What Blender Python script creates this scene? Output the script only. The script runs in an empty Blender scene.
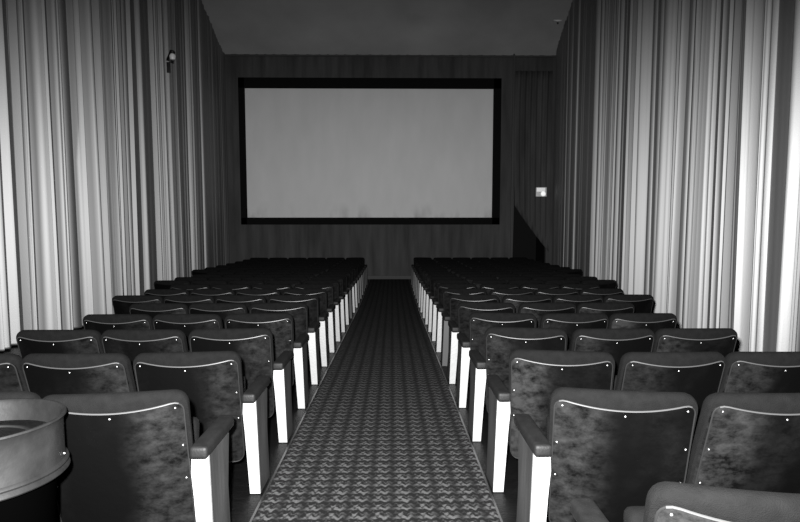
import bpy, bmesh, math, random
from mathutils import Vector, Matrix
C = bpy.context.scene.collection
PI = math.pi
F = 560.0
AL = math.radians(2.56)           # rake of the auditorium floor
EYE = 1.43
CAMZ = EYE / math.cos(AL)

# ---------------------------------------------------------------- materials
def mat(name, col, rough=0.6, spec=0.5, bump=0.0, bscale=40.0, vary=0.0, vscale=6.0, emit=0.0, metal=0.0, stretch=(1, 1, 1)):
    m = bpy.data.materials.new(name); m.use_nodes = True
    nt = m.node_tree; N = nt.nodes; L = nt.links
    b = N['Principled BSDF']
    b.inputs['Base Color'].default_value = (col, col, col, 1)
    b.inputs['Roughness'].default_value = rough
    b.inputs['Specular IOR Level'].default_value = spec
    b.inputs['Metallic'].default_value = metal
    tc = N.new('ShaderNodeTexCoord'); mp = N.new('ShaderNodeMapping')
    mp.inputs['Scale'].default_value = stretch
    L.new(tc.outputs['Object'], mp.inputs['Vector'])
    if vary > 0:
        n = N.new('ShaderNodeTexNoise'); n.inputs['Scale'].default_value = vscale; n.inputs['Detail'].default_value = 6
        r = N.new('ShaderNodeMapRange')
        r.inputs['From Min'].default_value = .3; r.inputs['From Max'].default_value = .7
        r.inputs['To Min'].default_value = col * (1 - vary); r.inputs['To Max'].default_value = col * (1 + vary)
        L.new(mp.outputs['Vector'], n.inputs['Vector']); L.new(n.outputs['Fac'], r.inputs['Value'])
        L.new(r.outputs['Result'], b.inputs['Base Color'])
    if bump > 0:
        n2 = N.new('ShaderNodeTexNoise'); n2.inputs['Scale'].default_value = bscale; n2.inputs['Detail'].default_value = 4
        bp = N.new('ShaderNodeBump'); bp.inputs['Strength'].default_value = bump; bp.inputs['Distance'].default_value = .01
        L.new(mp.outputs['Vector'], n2.inputs['Vector']); L.new(n2.outputs['Fac'], bp.inputs['Height'])
        L.new(bp.outputs['Normal'], b.inputs['Normal'])
    if emit > 0:
        b.inputs['Emission Color'].default_value = (1, 1, 1, 1); b.inputs['Emission Strength'].default_value = emit
    return m

M = {}
M['cushion'] = mat('seat_velour', .0021, .95, .05, .5, 300, .22, 30)
M['arm'] = mat('arm_vinyl', .0034, .6, .12, .15, 120, .3, 25)
M['piping'] = mat('welt', .022, .38, .45)  # top run paler than the side welt: flash highlight painted into the colour
M['welt'] = mat('dark_welt', .006, .4, .3)
M['stud'] = mat('stud_nickel', .25, .45, .5, metal=1.0)
M['white'] = mat('white_enamel', .13, .45, .5, .15, 40, .06, 14)
M['dimmed_edge'] = mat('white_enamel_dimmed', .035, .5, .3, .2, 40, .3, 14)  # white edge of the far rows, flash falloff put into the colour
M['dark_edge'] = mat('unpainted_and_dimmed_edge', .015, .6, .3)  # bare iron, reused to paint the farthest white edges as unlit
M['iron'] = mat('cast_iron', .002, .5, .4, .2, 60, .3, 12)
M['end'] = mat('grey_enamel_side', .016, .45, .3, .2, 30, .45, 9, stretch=(1, 1, .25))
M['curtain'] = mat('curtain_cloth', .205, .60, .3, .06, 90, metal=.95)
M['wallcloth'] = mat('wall_cloth', .04, .9, .1, .2, 60, .30, 2.2, stretch=(2, 2, .25))
M['wall'] = mat('wall_paint', .03, .9, .1)
M['ceiling'] = mat('ceiling_plaster', .27, .9, .1, .2, 20, .15, .6)
M['trim'] = mat('trim_paint', .035, .7, .3)
M['mask'] = mat('black_masking', .004, .95, .05)
M['void'] = mat('dark_recess', .01, 1, 0)  # near-black walls put the recess's darkness into the colour
M['floor'] = mat('dark_floor_boards', .0009, .45, .12, .3, 25, .5, 5, stretch=(1, 4, 1))
M['metal'] = mat('dull_zinc', .0045, .55, .1, .3, 18, .45, 9, metal=.0)
M['tin'] = mat('black_tin', .0002, .9, .0)
M['sand'] = mat('pale_sand', .05, .9, .1, .5, 120, .3, 60)
M['sign'] = mat('lit_sign', .6, .5, .3, emit=.28)
M['lamp'] = mat('lit_lamp', .8, .3, .5, emit=.55)
M['fixture'] = mat('pale_fitting', .5, .4, .6)
M['strip'] = mat('edge_strip', .006, .35, .6)

# glossy back panel with worn, scuffed patches (wear with its own shape) and painted sheen
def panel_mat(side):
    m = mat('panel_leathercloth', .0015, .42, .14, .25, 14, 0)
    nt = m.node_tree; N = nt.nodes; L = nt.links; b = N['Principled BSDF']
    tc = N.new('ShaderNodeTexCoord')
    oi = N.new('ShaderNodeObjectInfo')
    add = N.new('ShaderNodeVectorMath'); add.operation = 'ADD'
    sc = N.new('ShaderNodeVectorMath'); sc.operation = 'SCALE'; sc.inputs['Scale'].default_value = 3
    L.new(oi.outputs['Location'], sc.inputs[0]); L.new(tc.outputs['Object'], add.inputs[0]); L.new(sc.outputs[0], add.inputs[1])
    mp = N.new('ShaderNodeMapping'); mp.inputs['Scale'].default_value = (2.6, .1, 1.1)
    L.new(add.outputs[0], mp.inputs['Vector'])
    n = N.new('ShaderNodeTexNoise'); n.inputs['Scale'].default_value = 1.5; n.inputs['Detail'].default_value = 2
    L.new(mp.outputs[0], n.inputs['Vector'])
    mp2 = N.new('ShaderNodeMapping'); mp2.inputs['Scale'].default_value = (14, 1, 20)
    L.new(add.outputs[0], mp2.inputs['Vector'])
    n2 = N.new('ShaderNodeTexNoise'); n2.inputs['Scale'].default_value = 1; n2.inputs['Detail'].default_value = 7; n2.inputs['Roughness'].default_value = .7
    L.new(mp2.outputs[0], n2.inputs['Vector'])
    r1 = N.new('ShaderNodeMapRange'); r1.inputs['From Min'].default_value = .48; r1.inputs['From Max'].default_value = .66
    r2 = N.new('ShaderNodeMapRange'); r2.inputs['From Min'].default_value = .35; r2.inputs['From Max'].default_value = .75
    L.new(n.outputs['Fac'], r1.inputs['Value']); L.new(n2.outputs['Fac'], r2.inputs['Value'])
    # sheen of the curved back painted in with the scuffs, paler toward the aisle
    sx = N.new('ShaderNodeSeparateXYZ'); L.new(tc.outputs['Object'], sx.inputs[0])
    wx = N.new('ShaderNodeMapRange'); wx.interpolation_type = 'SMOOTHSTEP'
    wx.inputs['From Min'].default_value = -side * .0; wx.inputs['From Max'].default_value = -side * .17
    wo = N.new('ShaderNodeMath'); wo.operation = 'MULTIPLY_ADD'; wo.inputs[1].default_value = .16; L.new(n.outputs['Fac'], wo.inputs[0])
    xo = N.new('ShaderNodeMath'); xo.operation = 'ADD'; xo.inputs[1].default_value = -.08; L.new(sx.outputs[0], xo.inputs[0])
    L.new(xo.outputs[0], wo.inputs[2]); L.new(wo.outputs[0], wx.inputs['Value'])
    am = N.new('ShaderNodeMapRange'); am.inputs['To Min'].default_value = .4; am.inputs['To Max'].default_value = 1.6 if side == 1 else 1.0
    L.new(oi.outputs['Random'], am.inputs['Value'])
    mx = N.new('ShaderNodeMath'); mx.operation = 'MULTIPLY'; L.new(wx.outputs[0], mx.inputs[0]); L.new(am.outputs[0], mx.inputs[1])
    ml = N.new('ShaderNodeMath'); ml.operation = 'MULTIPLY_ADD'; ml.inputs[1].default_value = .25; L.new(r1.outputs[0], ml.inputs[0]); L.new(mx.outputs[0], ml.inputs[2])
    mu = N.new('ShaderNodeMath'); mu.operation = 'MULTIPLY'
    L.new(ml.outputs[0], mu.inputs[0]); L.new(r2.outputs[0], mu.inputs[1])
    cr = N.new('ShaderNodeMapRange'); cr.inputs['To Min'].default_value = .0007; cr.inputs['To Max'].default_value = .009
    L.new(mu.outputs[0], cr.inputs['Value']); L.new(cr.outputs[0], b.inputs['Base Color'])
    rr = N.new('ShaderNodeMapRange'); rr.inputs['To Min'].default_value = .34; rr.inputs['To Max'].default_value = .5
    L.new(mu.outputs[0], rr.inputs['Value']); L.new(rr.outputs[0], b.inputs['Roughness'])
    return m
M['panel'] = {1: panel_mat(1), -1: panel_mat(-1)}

# patterned carpet: long dark lines with rows of interlocked wavy figures between
def carpet_mat():
    m = bpy.data.materials.new('patterned_carpet'); m.use_nodes = True
    nt = m.node_tree; N = nt.nodes; L = nt.links; b = N['Principled BSDF']
    b.inputs['Roughness'].default_value = .95; b.inputs['Specular IOR Level'].default_value = .1
    tc = N.new('ShaderNodeTexCoord'); sp = N.new('ShaderNodeSeparateXYZ'); L.new(tc.outputs['Object'], sp.inputs[0])
    def mth(op, a, bb=None, c=None):
        n = N.new('ShaderNodeMath'); n.operation = op
        for i, v in enumerate((a, bb, c)):
            if v is None: continue
            if isinstance(v, (int, float)): n.inputs[i].default_value = v
            else: L.new(v, n.inputs[i])
        return n.outputs[0]
    P = .12
    x = sp.outputs[0]; y = sp.outputs[1]
    wob = N.new('ShaderNodeTexNoise'); wob.inputs['Scale'].default_value = 30; wob.inputs['Detail'].default_value = 1
    L.new(tc.outputs['Object'], wob.inputs['Vector'])
    u = mth('MULTIPLY', x, 2 * PI / P)
    v = mth('ADD', mth('MULTIPLY', y, 2 * PI / .096), mth('MULTIPLY', wob.outputs['Fac'], 2.4))
    s1 = mth('SINE', mth('ADD', v, mth('MULTIPLY', mth('SINE', mth('MULTIPLY', u, 2)), 1.0)))
    s2 = mth('SINE', mth('ADD', mth('MULTIPLY', v, 2), mth('MULTIPLY', mth('COSINE', mth('MULTIPLY', u, 3)), 1.2)))
    fig = mth('ADD', mth('MULTIPLY', s1, .5), mth('MULTIPLY', s2, .45))
    line = mth('POWER', mth('ABSOLUTE', mth('COSINE', mth('MULTIPLY', u, .5))), 5)      # 1 on the long dark lines
    env = mth('SUBTRACT', 1.0, mth('MULTIPLY', line, .8))
    nz = N.new('ShaderNodeTexNoise'); nz.inputs['Scale'].default_value = 90; nz.inputs['Detail'].default_value = 3
    L.new(tc.outputs['Object'], nz.inputs['Vector'])
    fn = mth('ADD', fig, mth('MULTIPLY', mth('SUBTRACT', nz.outputs['Fac'], .5), 1.8))
    r = N.new('ShaderNodeMapRange'); r.interpolation_type = 'SMOOTHSTEP'
    r.inputs['From Min'].default_value = -.4; r.inputs['From Max'].default_value = .85
    L.new(fn, r.inputs['Value'])
    val = mth('ADD', .0016, mth('MULTIPLY', mth('MULTIPLY', mth('ADD', r.outputs[0], .02), env), .038))
    L.new(val, b.inputs['Base Color'])
    bp = N.new('ShaderNodeBump'); bp.inputs['Strength'].default_value = .6; bp.inputs['Distance'].default_value = .006
    L.new(nz.outputs['Fac'], bp.inputs['Height']); L.new(bp.outputs['Normal'], b.inputs['Normal'])
    return m
M['carpet'] = carpet_mat()

def screen_mat():
    m = mat('projection_screen', .8, .6, .3)
    nt = m.node_tree; N = nt.nodes; L = nt.links; b = N['Principled BSDF']
    tc = N.new('ShaderNodeTexCoord')
    mp = N.new('ShaderNodeMapping'); mp.inputs['Scale'].default_value = (1.4, 1, .5)
    L.new(tc.outputs['Object'], mp.inputs[0])
    n = N.new('ShaderNodeTexNoise'); n.inputs['Scale'].default_value = 1.6; n.inputs['Detail'].default_value = 6
    L.new(mp.outputs[0], n.inputs['Vector'])
    sp = N.new('ShaderNodeSeparateXYZ'); L.new(tc.outputs['Object'], sp.inputs[0])
    # grime along the lower edge
    lo = N.new('ShaderNodeMapRange'); lo.inputs['From Min'].default_value = -2.12; lo.inputs['From Max'].default_value = -1.5
    lo.inputs['To Min'].default_value = 1; lo.inputs['To Max'].default_value = 0; L.new(sp.outputs[2], lo.inputs['Value'])
    r = N.new('ShaderNodeMapRange'); r.inputs['From Min'].default_value = .5; r.inputs['From Max'].default_value = .72; L.new(n.outputs['Fac'], r.inputs['Value'])
    mu = N.new('ShaderNodeMath'); mu.operation = 'MULTIPLY'; L.new(lo.outputs[0], mu.inputs[0]); L.new(r.outputs[0], mu.inputs[1])
    c = N.new('ShaderNodeMapRange'); c.inputs['To Min'].default_value = .42; c.inputs['To Max'].default_value = .2; L.new(mu.outputs[0], c.inputs['Value'])
    v = N.new('ShaderNodeMapRange'); v.inputs['To Min'].default_value = .88; v.inputs['To Max'].default_value = 1.1; L.new(n.outputs['Fac'], v.inputs['Value'])
    m2 = N.new('ShaderNodeMath'); m2.operation = 'MULTIPLY'; L.new(c.outputs[0], m2.inputs[0]); L.new(v.outputs[0], m2.inputs[1])
    L.new(m2.outputs[0], b.inputs['Base Color'])
    return m
M['screen'] = screen_mat()

# ---------------------------------------------------------------- helpers
def link(name, me, m=None, parent=None, smooth=True):
    if m is not None and not me.materials: me.materials.append(m)
    o = bpy.data.objects.new(name, me); C.objects.link(o)
    if parent: o.parent = parent
    return o
def mesh(name, verts, faces, m, smooth=True):
    me = bpy.data.meshes.new(name); me.from_pydata([tuple(v) for v in verts], [], faces); me.update()
    bm = bmesh.new(); bm.from_mesh(me); bmesh.ops.recalc_face_normals(bm, faces=bm.faces); bm.to_mesh(me); bm.free()
    me.materials.append(m)
    if smooth:
        me.shade_smooth()
        try: me.set_sharp_from_angle(angle=math.radians(40))
        except Exception: pass
    return me
def bmmesh(name, bm, m, smooth=True):
    bmesh.ops.recalc_face_normals(bm, faces=bm.faces)
    me = bpy.data.meshes.new(name); bm.to_mesh(me); bm.free(); me.materials.append(m)
    if smooth:
        me.shade_smooth()
        try: me.set_sharp_from_angle(angle=math.radians(40))
        except Exception: pass
    return me
def add_box(bm, c, s, bev=0.0, mtx=None):
    r = bmesh.ops.create_cube(bm, size=1)
    vs = r['verts']
    bmesh.ops.scale(bm, vec=s, verts=vs)
    if mtx: bmesh.ops.transform(bm, matrix=mtx, verts=vs)
    bmesh.ops.translate(bm, vec=c, verts=vs)
    if bev:
        es = list({e for v in vs for e in v.link_edges})
        bmesh.ops.bevel(bm, geom=es, offset=bev, segments=3, affect='EDGES', profile=.6)
def box(name, c, s, m, bev=0.0):
    bm = bmesh.new(); add_box(bm, c, s, bev); return bmmesh(name, bm, m)
def tube_data(pts, r, n=8):
    verts = []; faces = []
    k = len(pts)
    for i, p in enumerate(pts):
        p = Vector(p); a = Vector(pts[max(i - 1, 0)]); b = Vector(pts[min(i + 1, k - 1)])
        t = (b - a).normalized()
        up = Vector((0, 1, 0)) if abs(t.y) < .9 else Vector((1, 0, 0))
        u = t.cross(up).normalized(); w = t.cross(u).normalized()
        for j in range(n):
            an = 2 * PI * j / n
            verts.append(p + u * (r * math.cos(an)) + w * (r * math.sin(an)))
    for i in range(k - 1):
        for j in range(n):
            faces.append((i * n + j, i * n + (j + 1) % n, (i + 1) * n + (j + 1) % n, (i + 1) * n + j))
    faces.append(tuple(range(n))); faces.append(tuple((k - 1) * n + j for j in range(n)))
    return verts, faces
def lathe(name, prof, m, n=64):
    verts = []; faces = []
    for i, (r, z) in enumerate(prof):
        for j in range(n):
            a = 2 * PI * j / n; verts.append((r * math.cos(a), r * math.sin(a), z))
    k = len(prof)
    for i in range(k - 1):
        for j in range(n):
            faces.append((i * n + j, i * n + (j + 1) % n, (i + 1) * n + (j + 1) % n, (i + 1) * n + j))
    if prof[0][0] > 1e-4: faces.append(tuple(range(n)))
    if prof[-1][0] > 1e-4: faces.append(tuple((k - 1) * n + j for j in range(n)))
    return mesh(name, verts, faces, m)
def tag(o, label, cat, group=None):
    o['label'] = label; o['category'] = cat
    if group: o['group'] = group
    return o
def thing(name, label, cat, loc, group=None, rx=0.0, rz=0.0):
    o = bpy.data.objects.new(name, None); C.objects.link(o); o.empty_display_size = .1
    o.location = loc; o.rotation_euler = (rx, 0, rz)
    return tag(o, label, cat, group)
def struct(name, me, m=None):
    o = link(name, me, m); o['kind'] = 'structure'; return o

def floor_z(y):
    z = -math.tan(AL) * y
    if y > 10: z += .0028 * (min(y, 18.5) - 10) ** 2
    return z
def slope(y):
    s = -math.tan(AL)
    if 10 < y < 18.5: s += .0056 * (y - 10)
    if y >= 18.5: s += .0056 * 8.5
    return s
WY = 18.45       # face of the screen wall
XL, XR = -5.42, 5.28

# ---------------------------------------------------------------- setting
def strip_mesh(name, x0, x1, y0, y1, dz, thick, m):
    ys = []; y = y0
    while y < y1 - 1e-6: ys.append(y); y += .5
    ys.append(y1)
    v = []; f = []
    for y in ys:
        for x, t in ((x0, dz), (x1, dz), (x1, dz - thick), (x0, dz - thick)):
            v.append((x, y, floor_z(y) + t))
    for i in range(len(ys) - 1):
        for j in range(4):
            f.append((i * 4 + j, i * 4 + (j + 1) % 4, (i + 1) * 4 + (j + 1) % 4, (i + 1) * 4 + j))
    f.append((0, 1, 2, 3)); f.append(tuple((len(ys) - 1) * 4 + j for j in range(4)))
    return mesh(name, v, f, m, smooth=False)
struct('floor', strip_mesh('floor', XL - .7, XR + .7, -3.5, WY + 1.6, 0, .2, M['floor']))
ca = link('aisle_carpet', strip_mesh('aisle_carpet', -.715, .55, -3.0, WY - .02, .008, .008, M['carpet']))
tag(ca, 'patterned dark aisle carpet with wavy figures running up to the screen wall', 'carpet')
for nm, x, w in (('carpet_edging', -.727, .012), ('carpet_edging', .55, .012)):
    e = link(nm, strip_mesh(nm, x, x + w, -3.0, WY - .02, .011, .011, M['strip']), parent=ca)
    e['label'] = 'thin pale edging strip'

# ceiling: flat over the seats, sloping down to the screen wall
def ceil_me():
    pr = [(-3.6, 8.5), (13.3, 8.5), (14.6, 8.25), (WY, 6.62), (WY + .3, 6.62)]
    v = []; f = []
    for y, z in pr:
        v += [(XL - .7, y, z), (XR + .7, y, z), (XR + .7, y, z + .2), (XL - .7, y, z + .2)]
    for i in range(len(pr) - 1):
        for j in range(4): f.append((i * 4 + j, i * 4 + (j + 1) % 4, (i + 1) * 4 + (j + 1) % 4, (i + 1) * 4 + j))
    f.append((0, 1, 2, 3)); f.append((16, 17, 18, 19))
    return mesh('ceiling', v, f, M['ceiling'], smooth=False)
struct('ceiling', ceil_me())
struct('wall_left', box('wall_left', (XL - .6, 8, 3.7), (.2, 23.5, 10.4), M['wall']))
struct('wall_right', box('wall_right', (XR + .6, 8, 3.7), (.2, 23.5, 10.4), M['wall']))
struct('wall_rear', box('wall_rear', ((XL + XR) / 2, -3.6, 4.1), (XR - XL + 1.4, .2, 9), M['wall']))

# screen wall: cloth in shallow upright pleats, with a dark recess at the right
DX0, DX1, DZ = 4.0, 5.08, 2.6
def cloth_wall():
    rnd = random.Random(3)
    v = []; f = []
    xs = []; x = XL - .5
    while x < XR + .5: xs.append(x); x += .045
    zb, zt = floor_z(WY) - .1, 6.9
    def yy(x): return WY + .012 * math.sin(x * 19 + 1.3 * math.sin(x * 3.1)) + .006 * math.sin(x * 47)
    for x in xs:
        lo = DZ if DX0 < x < DX1 else zb
        for z in (lo, zt): v.append((x, yy(x), z))
        for z in (zt, lo): v.append((x, WY + .16, z))
    for i in range(len(xs) - 1):
        for j in range(4): f.append((i * 4 + j, i * 4 + (j + 1) % 4, (i + 1) * 4 + (j + 1) % 4, (i + 1) * 4 + j))
    f.append((0, 1, 2, 3)); n = len(xs) - 1; f.append((n * 4, n * 4 + 1, n * 4 + 2, n * 4 + 3))
    return mesh('wall_back', v, f, M['wallcloth'])
struct('wall_back', cloth_wall())
def recess():
    bm = bmesh.new()
    z0 = floor_z(WY)
    add_box(bm, ((DX0 + DX1) / 2, WY + 1.5, 1.2), (1.5, .08, 5.5))
    add_box(bm, (DX0 - .1, WY + .85, 1.2), (.08, 1.35, 5.5))
    add_box(bm, (DX1 + .1, WY + .85, 1.2), (.08, 1.35, 5.5))
    add_box(bm, ((DX0 + DX1) / 2, WY + .85, DZ + .15), (1.4, 1.35, .1))
    return bmmesh('wall_recess', bm, M['void'], False)
struct('wall_recess', recess())
zc = 6.62
bm = bmesh.new(); add_box(bm, ((XL + XR) / 2, WY - .045, zc - .05), (XR - XL, .05, .035), .008)
struct('trim_1', bmmesh('trim', bm, M['trim']))
bm = bmesh.new(); add_box(bm, (XL + .06, WY - .05, 2.4), (.05, .05, 8.6), .008)
struct('trim_2', bmmesh('trim', bm, M['trim']))
bm = bmesh.new(); add_box(bm, (3.93, WY - .05, 2.4), (.05, .05, 8.6), .008)
struct('trim_3', bmmesh('trim', bm, M['trim']))
bm = bmesh.new(); add_box(bm, (-.1, WY - .04, floor_z(WY) + .06), (8.0, .03, .12), .008)
struct('baseboard_back', bmmesh('baseboard', bm, M['trim']))

# ---------------------------------------------------------------- projection screen
def P(px, py, Y):
    """a point at distance Y along the room seen at a photo position, used for measuring"""
    pitch = math.radians(4.5); yaw = math.radians(-.82)
    d = Vector(((px - 400) / F, (261 - py) / F, -1))
    R = Matrix.Rotation(yaw, 3, 'Z') @ Matrix.Rotation(PI / 2 - pitch, 3, 'X')
    d = R @ d
    return Vector((0, 0, CAMZ)) + d * (Y / d.y)
SY = WY - .2
a = P(245, 88.5, SY); b = P(491, 217.5, SY)
sx0, sx1, sz1, sz0 = a.x, b.x + .02, a.z, b.z
ao = P(238, 77.5, SY - .05); bo = P(499.5, 224.5, SY - .05)
ox0, ox1, oz1, oz0 = ao.x, bo.x, ao.z, bo.z
scx, scz = (sx0 + sx1) / 2, (sz0 + sz1) / 2
t = thing('cinema_screen', 'wide pale grey projection screen in a black masking frame on the far wall', 'screen', (scx, SY, scz))
link('screen_sheet', box('sheet', (0, 0, 0), (sx1 - sx0 + .12, .03, sz1 - sz0 + .12), M['screen']), parent=t)
def masking():
    bm = bmesh.new(); y = -.045; th = .06
    L_, R_, T_, B_ = ox0 - scx, ox1 - scx, oz1 - scz, oz0 - scz
    l, r, tt, bb = sx0 - scx, sx1 - scx, sz1 - scz, sz0 - scz
    add_box(bm, ((L_ + R_) / 2, y, (T_ + tt) / 2), (R_ - L_, th, T_ - tt), .01)
    add_box(bm, ((L_ + R_) / 2, y, (B_ + bb) / 2), (R_ - L_, th, bb - B_), .01)
    add_box(bm, ((L_ + l) / 2, y, (T_ + B_) / 2), (l - L_, th, T_ - B_), .01)
    add_box(bm, ((R_ + r) / 2, y, (T_ + B_) / 2), (R_ - r, th, T_ - B_), .01)
    return bmmesh('masking', bm, M['mask'])
link('masking_frame', masking(), parent=t)
bm = bmesh.new()
for sx in (0,): add_box(bm, (sx, .1, 0), (.08, .17, oz1 - oz0 - .4))
link('mounting_batten', bmmesh('batten', bm, M['mask']), parent=t)

# ---------------------------------------------------------------- side curtains
def pleats(rnd, y0, y1, wmin, wmax, dmin, dmax):
    """plan of a hanging curtain: list of (y, depth) samples"""
    out = []; y = y0; prev = 0.0
    while y < y1:
        w = rnd.uniform(wmin, wmax)
        if rnd.random() < .22: w *= 1.7
        d = rnd.uniform(dmin, dmax); a_ = rnd.uniform(.2, .75)
        n = 10; k = rnd.uniform(.0, .018); ph = rnd.uniform(0, 6)
        for i in range(n):
            s = i / n
            if s < a_: q = s / a_
            else: q = (1 - s) / (1 - a_)
            q = max(q, 0) ** rnd_pow
            q = q * q * (3 - 2 * q)
            dep = d * q + k * math.sin(3 * PI * s * 2 + ph)
            out.append((y + w * s, dep))
        y += w
    return [p for p in out if p[0] <= y1]
rnd_pow = .7
def curtain(name, seed, y0, y1, x, side, ztop, par, drift=.03, lean=0.0):
    rnd = random.Random(seed)
    pl = pleats(rnd, y0, y1, *par)
    LV = [0, .003] + [k / 13 for k in range(1, 13)] + [.998, 1]
    nz = len(LV) - 1
    v = []; f = []
    ph = [rnd.uniform(0, 6) for _ in range(6)]
    for i, (y, dep) in enumerate(pl):
        zb = floor_z(y) + .03
        top = min(ztop, 8.5 if y < 13.3 else 8.5 - (y - 13.3) * .335) - .03
        for s in LV:                       # 0 at the hem, 1 at the heading
            z = zb + (top - zb) * s
            amp = (1.0 + .18 * (1 - s)) * (1 - .8 * min(1, max(0, (y - 9) / 7.5)))
            yy = y + drift * math.sin(ph[0] + y * 1.7 + 2.2 * s) * (1 - s) + .012 * math.sin(ph[1] + y * 9 + 4 * s)
            xx = (x[0] + (x[1] - x[0]) * (y - y0) / (y1 - y0) if isinstance(x, tuple) else x) - side * dep * amp
            v.append((xx, yy, z))
    m = nz + 1
    assert len(v) == len(pl) * m
    for i in range(len(pl) - 1):
        for k in range(nz):
            f.append((i * m + k, (i + 1) * m + k, (i + 1) * m + k + 1, i * m + k + 1))
    me = mesh(name, v, f, M['curtain'])
    return me
def hang(label, *a):
    o = link('pleated_curtain', curtain('pleated_curtain', *a))
    md = o.modifiers.new('cloth', 'SOLIDIFY'); md.thickness = .006; md.offset = 0
    return tag(o, label, 'curtain', None)
hang('pale floor-length curtain in narrow pleats along the whole left wall', 11, 1.0, WY - .05, (XL + .3, XL + .02), -1, 8.5, (.06, .21, .07, .24), .03)
hang('pale curtain in narrow pleats on the right wall, nearer the screen', 5, 6.75, WY - .2, (4.45, XR - .02), 1, 8.5, (.07, .21, .06, .2), .03)
hang('pale curtain in broad loose folds at the right edge, behind the nearest rows', 23, 1.0, 6.7, (4.0, 4.15), 1, 8.5, (.05, .20, .025, .10), .05)

# drape with a slanting hem over the dark recess at the right of the screen wall
def recess_drape():
    v = []; f = []; nx = 60; nz = 16
    x0, x1 = 3.96, 5.16
    for i in range(nx + 1):
        s = i / nx; x = x0 + (x1 - x0) * s
        p0 = P(513, 205, WY - .1).z; p1 = P(546, 252, WY - .1).z
        zb = p0 + (p1 - p0) * s ** .9
        zt = 6.1
        for k in range(nz + 1):
            q = k / nz; z = zb + (zt - zb) * q
            y = WY - .13 + .035 * math.sin(s * 42 + .8 * math.sin(q * 3)) * (.6 + .4 * q) 
            v.append((x + .05 * (1 - q) ** 2 * (1 - s), y, z))
    m = nz + 1
    for i in range(nx):
        for k in range(nz): f.append((i * m + k, (i + 1) * m + k, (i + 1) * m + k + 1, i * m + k + 1))
    return mesh('recess_drape', v, f, M['wallcloth'])
o = link('recess_drape', recess_drape())
md = o.modifiers.new('cloth', 'SOLIDIFY'); md.thickness = .008; md.offset = 0
tag(o, 'dark drape with slanting hem over the black recess right of the screen', 'drape')

# ---------------------------------------------------------------- small fittings
p = P(541, 192, WY - .35)
t = thing('wall_lamp', 'small lit box lamp above the dark recess right of the screen', 'lamp', p)
link('lamp_housing', box('h', (0, 0, 0), (.34, .12, .30), M['fixture'], .02), parent=t)['label'] = 'pale housing'
l_ = link('lit_panel', box('p', (-.02, -.063, .07), (.27, .012, .12), M['sign'], .004), parent=t); l_['label'] = 'softly lit panel'
l_ = link('lamp_lens', lathe('lens', [(.001, .05), (.05, .04), (.08, .0), (.08, -.01)], M['lamp'], 24), parent=t)
l_.location = (.06, -.06, -.06); l_.rotation_euler = (PI / 2, 0, 0); l_['label'] = 'bright round lens'
link('bracket', box('b', (0, .14, .05), (.05, .18, .05), M['iron'], .004), parent=t)

p = P(171, 57, 12.2)
yy = (XL + .27) / p.x * 12.2
p = P(171, 57, yy)
t = thing('wall_spotlight', 'small unlit lamp fitting high on the left curtain', 'lamp', p)
link('lamp_shade', lathe('shade', [(.03, .16), (.06, .14), (.075, 0), (.09, -.12), (.08, -.12), (.05, .0)], M['iron'], 24), parent=t).rotation_euler = (0, .3, 0)
l_ = link('lamp_bulb', lathe('bulb', [(.001, .09), (.05, .07), (.075, .02), (.06, -.05), (.001, -.07)], M['fixture'], 24), parent=t)
l_.location = (.06, -.06, -.02); l_['label'] = 'pale globe'
link('bracket', box('b', (-.14, 0, -.24), (.22, .05, .24), M['iron'], .004), parent=t)

d = P(558, 20, 10)
yc = WY
# where that sight line meets the sloping ceiling
for i in range(200):
    yc = WY - i * .02; q = P(558, 20, yc)
    ceil = 6.62 + (WY - yc) * (8.25 - 6.62) / (WY - 14.6)
    if q.z <= ceil: break
t = thing('ceiling_fitting', 'small pale round ceiling fitting at the upper right corner', 'lamp', (q.x, q.y, q.z - .02), rx=math.atan(.38))
link('fitting_plate', lathe('plate', [(.001, .03), (.13, .03), (.14, 0), (.1, -.03), (.001, -.045)], M['fixture'], 24), parent=t)
link('fitting_nozzle', lathe('noz', [(.001, -.04), (.03, -.045), (.025, -.09), (.001, -.09)], M['iron'], 12), parent=t)

# ---------------------------------------------------------------- theatre seats
HW = .279
ZT = .845
def y_back(x, z):
    """rear face of the back: wraps round the sitter and leans towards the rows behind"""
    u = x / HW
    lean = .10 - .24 * max(0, (z - .15)) / .68
    return lean - .015 - .05 * (1 - u * u) * (0.35 + .65 * min(1, z / .8))
def panel_top(x):
    u = x / (HW - .014)
    return .805 - .035 * (1 - u * u)
def panel_mesh():
    w = HW - .014; r = .045; v = []; f = []
    nx, nz = 22, 16
    def edge(x, top):
        ax = abs(x) - (w - r)
        c = r - math.sqrt(max(r * r - max(ax, 0) ** 2, 0))
        return (panel_top(x) - c) if top else (.155 + c * 1.4)
    xs = [-w + 2 * w * (.5 - .5 * math.cos(PI * i / nx)) for i in range(nx + 1)]
    for off in (-.007, .02):
        for x in xs:
            z0, z1 = edge(x, False), edge(x, True)
            for k in range(nz + 1):
                z = z0 + (z1 - z0) * k / nz
                v.append((x, y_back(x, z) + off, z))
    m = nz + 1; n1 = (nx + 1) * m
    for i in range(nx):
        for k in range(nz):
            a = i * m + k
            f.append((a, a + m, a + m + 1, a + 1)); f.append((n1 + a, n1 + a + 1, n1 + a + m + 1, n1 + a + m))
    for i in range(nx):
        f.append((i * m, n1 + i * m, n1 + (i + 1) * m, (i + 1) * m))
        f.append((i * m + nz, (i + 1) * m + nz, n1 + (i + 1) * m + nz, n1 + i * m + nz))
    for k in range(nz):
        f.append((k, k + 1, n1 + k + 1, n1 + k)); a = nx * m + k
        f.append((a, n1 + a, n1 + a + 1, a + 1))
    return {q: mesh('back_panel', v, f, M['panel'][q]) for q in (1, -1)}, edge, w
PANEL, pedge, PW = panel_mesh()
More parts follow.
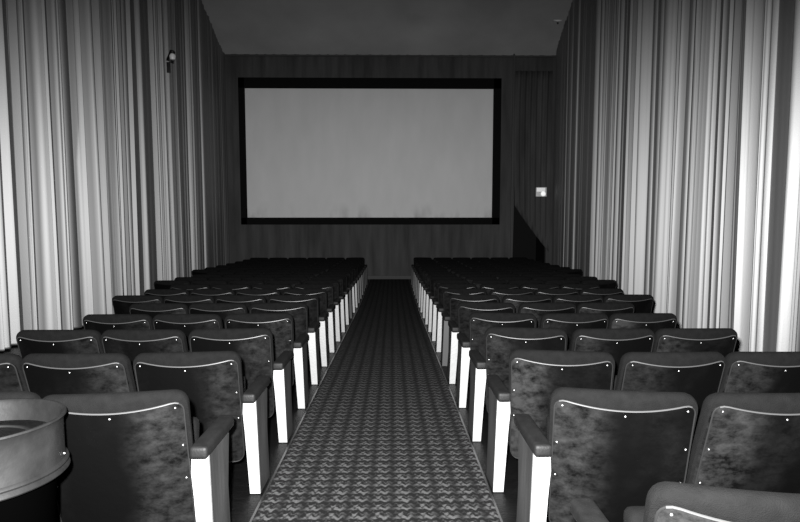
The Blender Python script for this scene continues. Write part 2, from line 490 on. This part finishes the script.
def cushion_mesh():
    nx = 28; v = []; f = []; r = .055
    xs = [-HW + 2 * HW * (.5 - .5 * math.cos(PI * i / nx)) for i in range(nx + 1)]
    npts = None
    for x in xs:
        ax = abs(x) - (HW - r)
        c = r - math.sqrt(max(r * r - max(ax, 0) ** 2, 0))
        e = max(0, 1 - ((abs(x)) / HW) ** 14)
        th = .03 + .055 * e ** .5
        zt = ZT - c - .008 * (x / HW) ** 2
        zp = min(panel_top(min(max(x, -PW), PW)), zt - .012) - c * .3
        zb = .20 + c
        loop = []
        def pt(z, o): loop.append((x, y_back(x, z) + o, z))
        for k in range(9): pt(zb + (zp - zb) * k / 8, .016 - .012 * (k / 8) ** 6)
        H = zt - zp
        for k in range(1, 8):                 # padded roll over the top
            an = PI * k / 8
            pt(zp + H * math.sin(min(an, PI / 2)) ** .8 if an < PI / 2 else zt - .03 * (1 - math.sin(an)), .002 + th * (1 - math.cos(an)) / 2)
        for k in range(1, 9): pt(zt - .03 - (zt - .03 - zb) * k / 8, th + .012 * math.sin(PI * k / 8) * e)
        npts = len(loop); v += loop
    for i in range(nx):
        for k in range(npts):
            f.append((i * npts + k, i * npts + (k + 1) % npts, (i + 1) * npts + (k + 1) % npts, (i + 1) * npts + k))
    f.append(tuple(range(npts))); f.append(tuple(nx * npts + k for k in range(npts)))
    return mesh('back_cushion', v, f, M['cushion'])
CUSHION = cushion_mesh()
def piping_mesh():
    pts = []
    n = 26
    xs = [-PW + 2 * PW * (.5 - .5 * math.cos(PI * i / n)) for i in range(n + 1)]
    top = [(x, y_back(x, pedge(x, True)) - .007, pedge(x, True)) for x in xs]
    bot = [(x, y_back(x, pedge(x, False)) - .007, pedge(x, False)) for x in reversed(xs)]
    side = lambda x, z0, z1: [(x, y_back(x, z0 + (z1 - z0) * k / 8) - .007, z0 + (z1 - z0) * k / 8) for k in range(1, 8)]
    pts = top[-4:] + side(PW, top[-1][2], bot[0][2]) + bot + side(-PW, bot[-1][2], top[0][2]) + top[:4]
    v, f = tube_data(top[3:-3], .0034, 6)
    v2, f2 = tube_data(pts, .0034, 6)
    return mesh('piping', v, f, M['piping']), mesh('side_welt', v2, f2, M['welt'])
PIPING, WELT = piping_mesh()
def stud_me():
    bm = bmesh.new(); bmesh.ops.create_uvsphere(bm, u_segments=10, v_segments=6, radius=.0044)
    bmesh.ops.scale(bm, vec=(1, .6, 1), verts=bm.verts)
    return bmmesh('stud', bm, M['stud'])
STUD = stud_me()
STUDS = [(-PW + .03, pedge(-PW + .03, True) - .022), (0, panel_top(0) - .022), (PW - .03, pedge(PW - .03, True) - .022),
         (-PW + .016, .60), (PW - .016, .60), (-PW + .016, .44), (PW - .016, .44)]
def pan_mesh():
    bm = bmesh.new()
    add_box(bm, (0, .20, .43), (.46, .085, .40), .035, Matrix.Rotation(math.radians(-7), 4, 'X'))
    return bmmesh('seat_pan', bm, M['cushion'])
PAN = pan_mesh()
def prism(bm, poly, x0, x1, shear=0.0):
    """poly of (y,z) swept from x0 to x1, foot shifted by shear"""
    zt = max(p[1] for p in poly)
    a = [bm.verts.new((x0 + shear * (1 - z / zt), y, z)) for y, z in poly]
    b = [bm.verts.new((x1 + shear * (1 - z / zt), y, z)) for y, z in poly]
    bm.faces.new(a); bm.faces.new(b[::-1])
    n = len(poly)
    for i in range(n): bm.faces.new((a[i], a[(i + 1) % n], b[(i + 1) % n], b[i]))
def armrest_mesh(w, l, y0):
    bm = bmesh.new()
    add_box(bm, (0, y0 + l / 2, .556), (w, l, .056), .018, Matrix.Rotation(math.radians(1.5), 4, 'X'))
    return bmmesh('armrest', bm, M['arm'])
ARM = armrest_mesh(.04, .31, .07)
ARM_END = armrest_mesh(.078, .41, -.02)
def mid_standard():
    bm = bmesh.new()
    prism(bm, [(.05, 0), (.32, 0), (.32, .02), (.24, .05), (.22, .45), (.30, .53), (.06, .53), (.08, .05)], -.016, .016)
    return bmmesh('seat_standard', bm, M['iron'])
STD = mid_standard()
ENDP = {}
def end_panel(side):
    # side=+1: aisle lies at -x (right block); the local x=0 is the aisle face of the standard
    s = side
    bm = bmesh.new()
    poly = [(.012, 0), (.25, 0), (.25, .30), (.275, .42), (.30, .53), (.012, .53)]
    prism(bm, poly, 0, s * .055, -s * .022)
    return bmmesh('end_standard', bm, M['end'])
def white_edge(side, m):
    s = side
    # outline of the rear strip in (x,z); the inner edge swells a little below the arm and narrows to the foot
    out = [(0, .0), (0, .53), (.070, .53), (.076, .46), (.070, .36), (.058, 0.0)]
    bm = bmesh.new()
    a = []; b = []
    for x, z in out:
        sh = -s * .022 * (1 - z / .53)
        a.append(bm.verts.new((s * (x - .002) + sh, -.002, z + .004))); b.append(bm.verts.new((s * (x - .002) + sh, .014, z + .004)))
    bm.faces.new(a); bm.faces.new(b[::-1]); n = len(out)
    for i in range(n): bm.faces.new((a[i], a[(i + 1) % n], b[(i + 1) % n], b[i]))
    return bmmesh('rear_edge', bm, m, False)
for s in (-1, 1):
    ENDP[s] = (end_panel(s), white_edge(s, M['white']), white_edge(s, M['dark_edge']), white_edge(s, M['dimmed_edge']))
FOOT = box('foot', (0, .14, .008), (.04, .24, .014), M['iron'], .004)

ORD = ['', 'first', 'second', 'third', 'fourth', 'fifth', 'sixth', 'seventh', 'eighth', 'ninth', 'tenth', 'eleventh', 'twelfth',
       'thirteenth', 'fourteenth', 'fifteenth', 'sixteenth', 'seventeenth', 'eighteenth', 'nineteenth', 'twentieth']
def to_world(x, d):
    y = d * math.cos(AL) - EYE * math.sin(AL)
    return Vector((x, y, floor_z(y)))
PITCH = .57
def make_seat(block, row, col, x, d, ordinal, dark):
    side = 1 if block == 'right' else -1
    w = to_world(x, d)
    sl = math.atan(slope(w.y + .12))
    w.z = floor_z(w.y + .12) - math.sin(sl) * .12
    if col == 1:
        lab = '%s aisle seat with %s standard, %s block, %s row from the camera' % ('dark', 'dark-edged' if dark else 'dimmed white-edged' if row >= 14 else 'white-edged', block, ORD[ordinal])
        if row == 0: lab = 'nearest seat at the bottom right edge, pale rolled top and armrest, first row'
    else:
        lab = 'dark theatre seat, %s from the aisle, %s block, %s row from the camera' % (ORD[col], block, ORD[ordinal])
    t = thing('theater_seat', lab, 'seat', w, 'rows of dark theatre seats in the %s block' % block, rx=sl)
    # the aisle seats are set at a slight angle, the others almost straight
    yaw = math.radians((-11 if side == 1 else 9 if row == 1 else 6)) if col == 1 else 0.0
    dy = 0.0 if col == 1 else (-.045 if side == 1 else (.02 if row == 1 else -.03))
    def seat_part(name, me, x=0.0, straight=False):
        o = link(name, me, parent=t)
        if straight:
            o.location = (x, dy, 0); return o
        o.location = (x * math.cos(yaw), dy + x * math.sin(yaw), 0); o.rotation_euler = (0, 0, yaw)
        return o
    seat_part('back_cushion', CUSHION)
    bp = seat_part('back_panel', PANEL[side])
    if row <= 8: seat_part('piping', PIPING)['label'] = 'piping under the rolled top, highlight painted pale'
    seat_part('side_welt', WELT)
    if row <= 4:
        for sx, sz in STUDS:
            o = link('stud', STUD, parent=bp); o.location = (sx, y_back(sx, sz) - .009, sz)
    seat_part('seat_pan', PAN, 0.0, True)
    seat_part('seat_standard', STD, side * (PITCH / 2 - .016), True)
    seat_part('armrest', ARM, side * (PITCH / 2 - .016), True)
    if col == 1:
        ax = -side * (PITCH / 2 + .060)
        a, wht, drk, gry = ENDP[side]
        o = link('end_standard', a, parent=t); o.location = (ax, 0, 0); o['label'] = 'grey aisle-side standard'
        e = link('rear_edge', drk if dark else gry if row >= 14 else wht, parent=t); e.location = (ax, 0, 0)
        e['label'] = 'dark rear edge' if dark else 'white rear edge painted dimmer for distance' if row >= 14 else 'bright white painted rear edge'
        o = link('armrest', ARM_END, parent=t); o.location = (ax + side * .036, 0, 0)
        o = link('foot', FOOT, parent=t); o.location = (ax + side * .008, 0, 0)
    return t
def ncols(r):
    return 3 if r <= 5 else 4 if r <= 8 else 5 if r <= 12 else 6
D1 = 2.33; SP = .813
for r in range(0, 20):
    d = D1 + SP * (r - 1)
    for col in range(1, (1 if r == 0 else 2 if r == 1 else ncols(r)) + 1):
        x = .600 + .060 + PITCH * (col - .5)
        make_seat('right', r, col, x - (.012 if r == 0 else 0), d - (.09 if r == 0 else 0), r + 1, r == 6 or r >= 18)
    if r >= 1:
        for col in range(1, (2 if r == 1 else ncols(r)) + 1):
            x = -.772 - .060 - PITCH * (col - .5)
            make_seat('left', r, col, x, d, r, r == 11 or r >= 17)

# ---------------------------------------------------------------- litter bin at the lower left
bx, bd = -1.40, 1.875
y = bd * math.cos(AL) - EYE * math.sin(AL)
sl = math.atan(slope(y))
t = thing('litter_bin', 'round metal-topped bin with pale sand dish behind the left block', 'bin', (bx, y, floor_z(y)), rx=sl)
link('bin_body', lathe('body', [(.205, 0), (.21, .01), (.235, .60), (.24, .66), (.225, .66)], M['tin']), parent=t)['label'] = 'black lower body'
prof = [(.262, .66), (.270, .662), (.273, .668), (.270, .674), (.264, .678), (.260, .70), (.258, .80), (.262, .822), (.268, .828), (.266, .834), (.258, .834),
        (.250, .826), (.247, .80), (.240, .765), (.238, .76)]
link('metal_collar', lathe('collar', prof, M['metal'], 80), parent=t)['label'] = 'dull grey metal collar'
link('collar_band', lathe('band', [(.262, .665), (.274, .652), (.276, .645), (.272, .64), (.262, .642)], M['metal'], 80), parent=t)
link('dish', lathe('dish', [(.2385, .76), (.20, .752), (.17, .756), (.163, .766), (.155, .766), (.15, .752), (.14, .735), (.001, .735)], M['metal'], 64), parent=t)
link('sand', lathe('sand', [(.146, .738), (.14, .752), (.08, .757), (.001, .759)], M['sand'], 48), parent=t)['label'] = 'pale sand filling'
for an in (15, 135, 255):
    o = link('rivet', STUD, parent=t); a = math.radians(an); o.location = (.266 * math.cos(a), .266 * math.sin(a), .695)

# ---------------------------------------------------------------- flash, faint house light, camera
def light(name, kind, loc, energy, **k):
    l = bpy.data.lights.new(name, kind); l.energy = energy
    for a_, b_ in k.items(): setattr(l, a_, b_)
    o = bpy.data.objects.new(name, l); C.objects.link(o); o.location = loc; return o
fl = light('camera_flash', 'SPOT', (-.09, -.03, CAMZ + .14), 7500, shadow_soft_size=.03, spot_size=math.radians(80), spot_blend=1.0)
fl.rotation_euler = (PI / 2 - math.radians(12), 0, 0); fl.scale = (3, 1, 1)

w = bpy.data.worlds.new('dark'); bpy.context.scene.world = w; w.use_nodes = True
w.node_tree.nodes['Background'].inputs[0].default_value = (.0, .0, .0, 1)

cam = bpy.data.cameras.new('camera'); co = bpy.data.objects.new('camera', cam); C.objects.link(co)
cam.lens = F / 800 * 36; cam.sensor_width = 36; cam.clip_start = .05; cam.clip_end = 100
co.location = (0, 0, CAMZ); co.rotation_euler = (PI / 2 - math.radians(4.5), 0, math.radians(-.82))
sc = bpy.context.scene; sc.camera = co
sc.view_settings.view_transform = 'Standard'; sc.view_settings.look = 'None'
sc.view_settings.exposure = 0; sc.view_settings.gamma = 1; sc.view_settings.use_curve_mapping = False
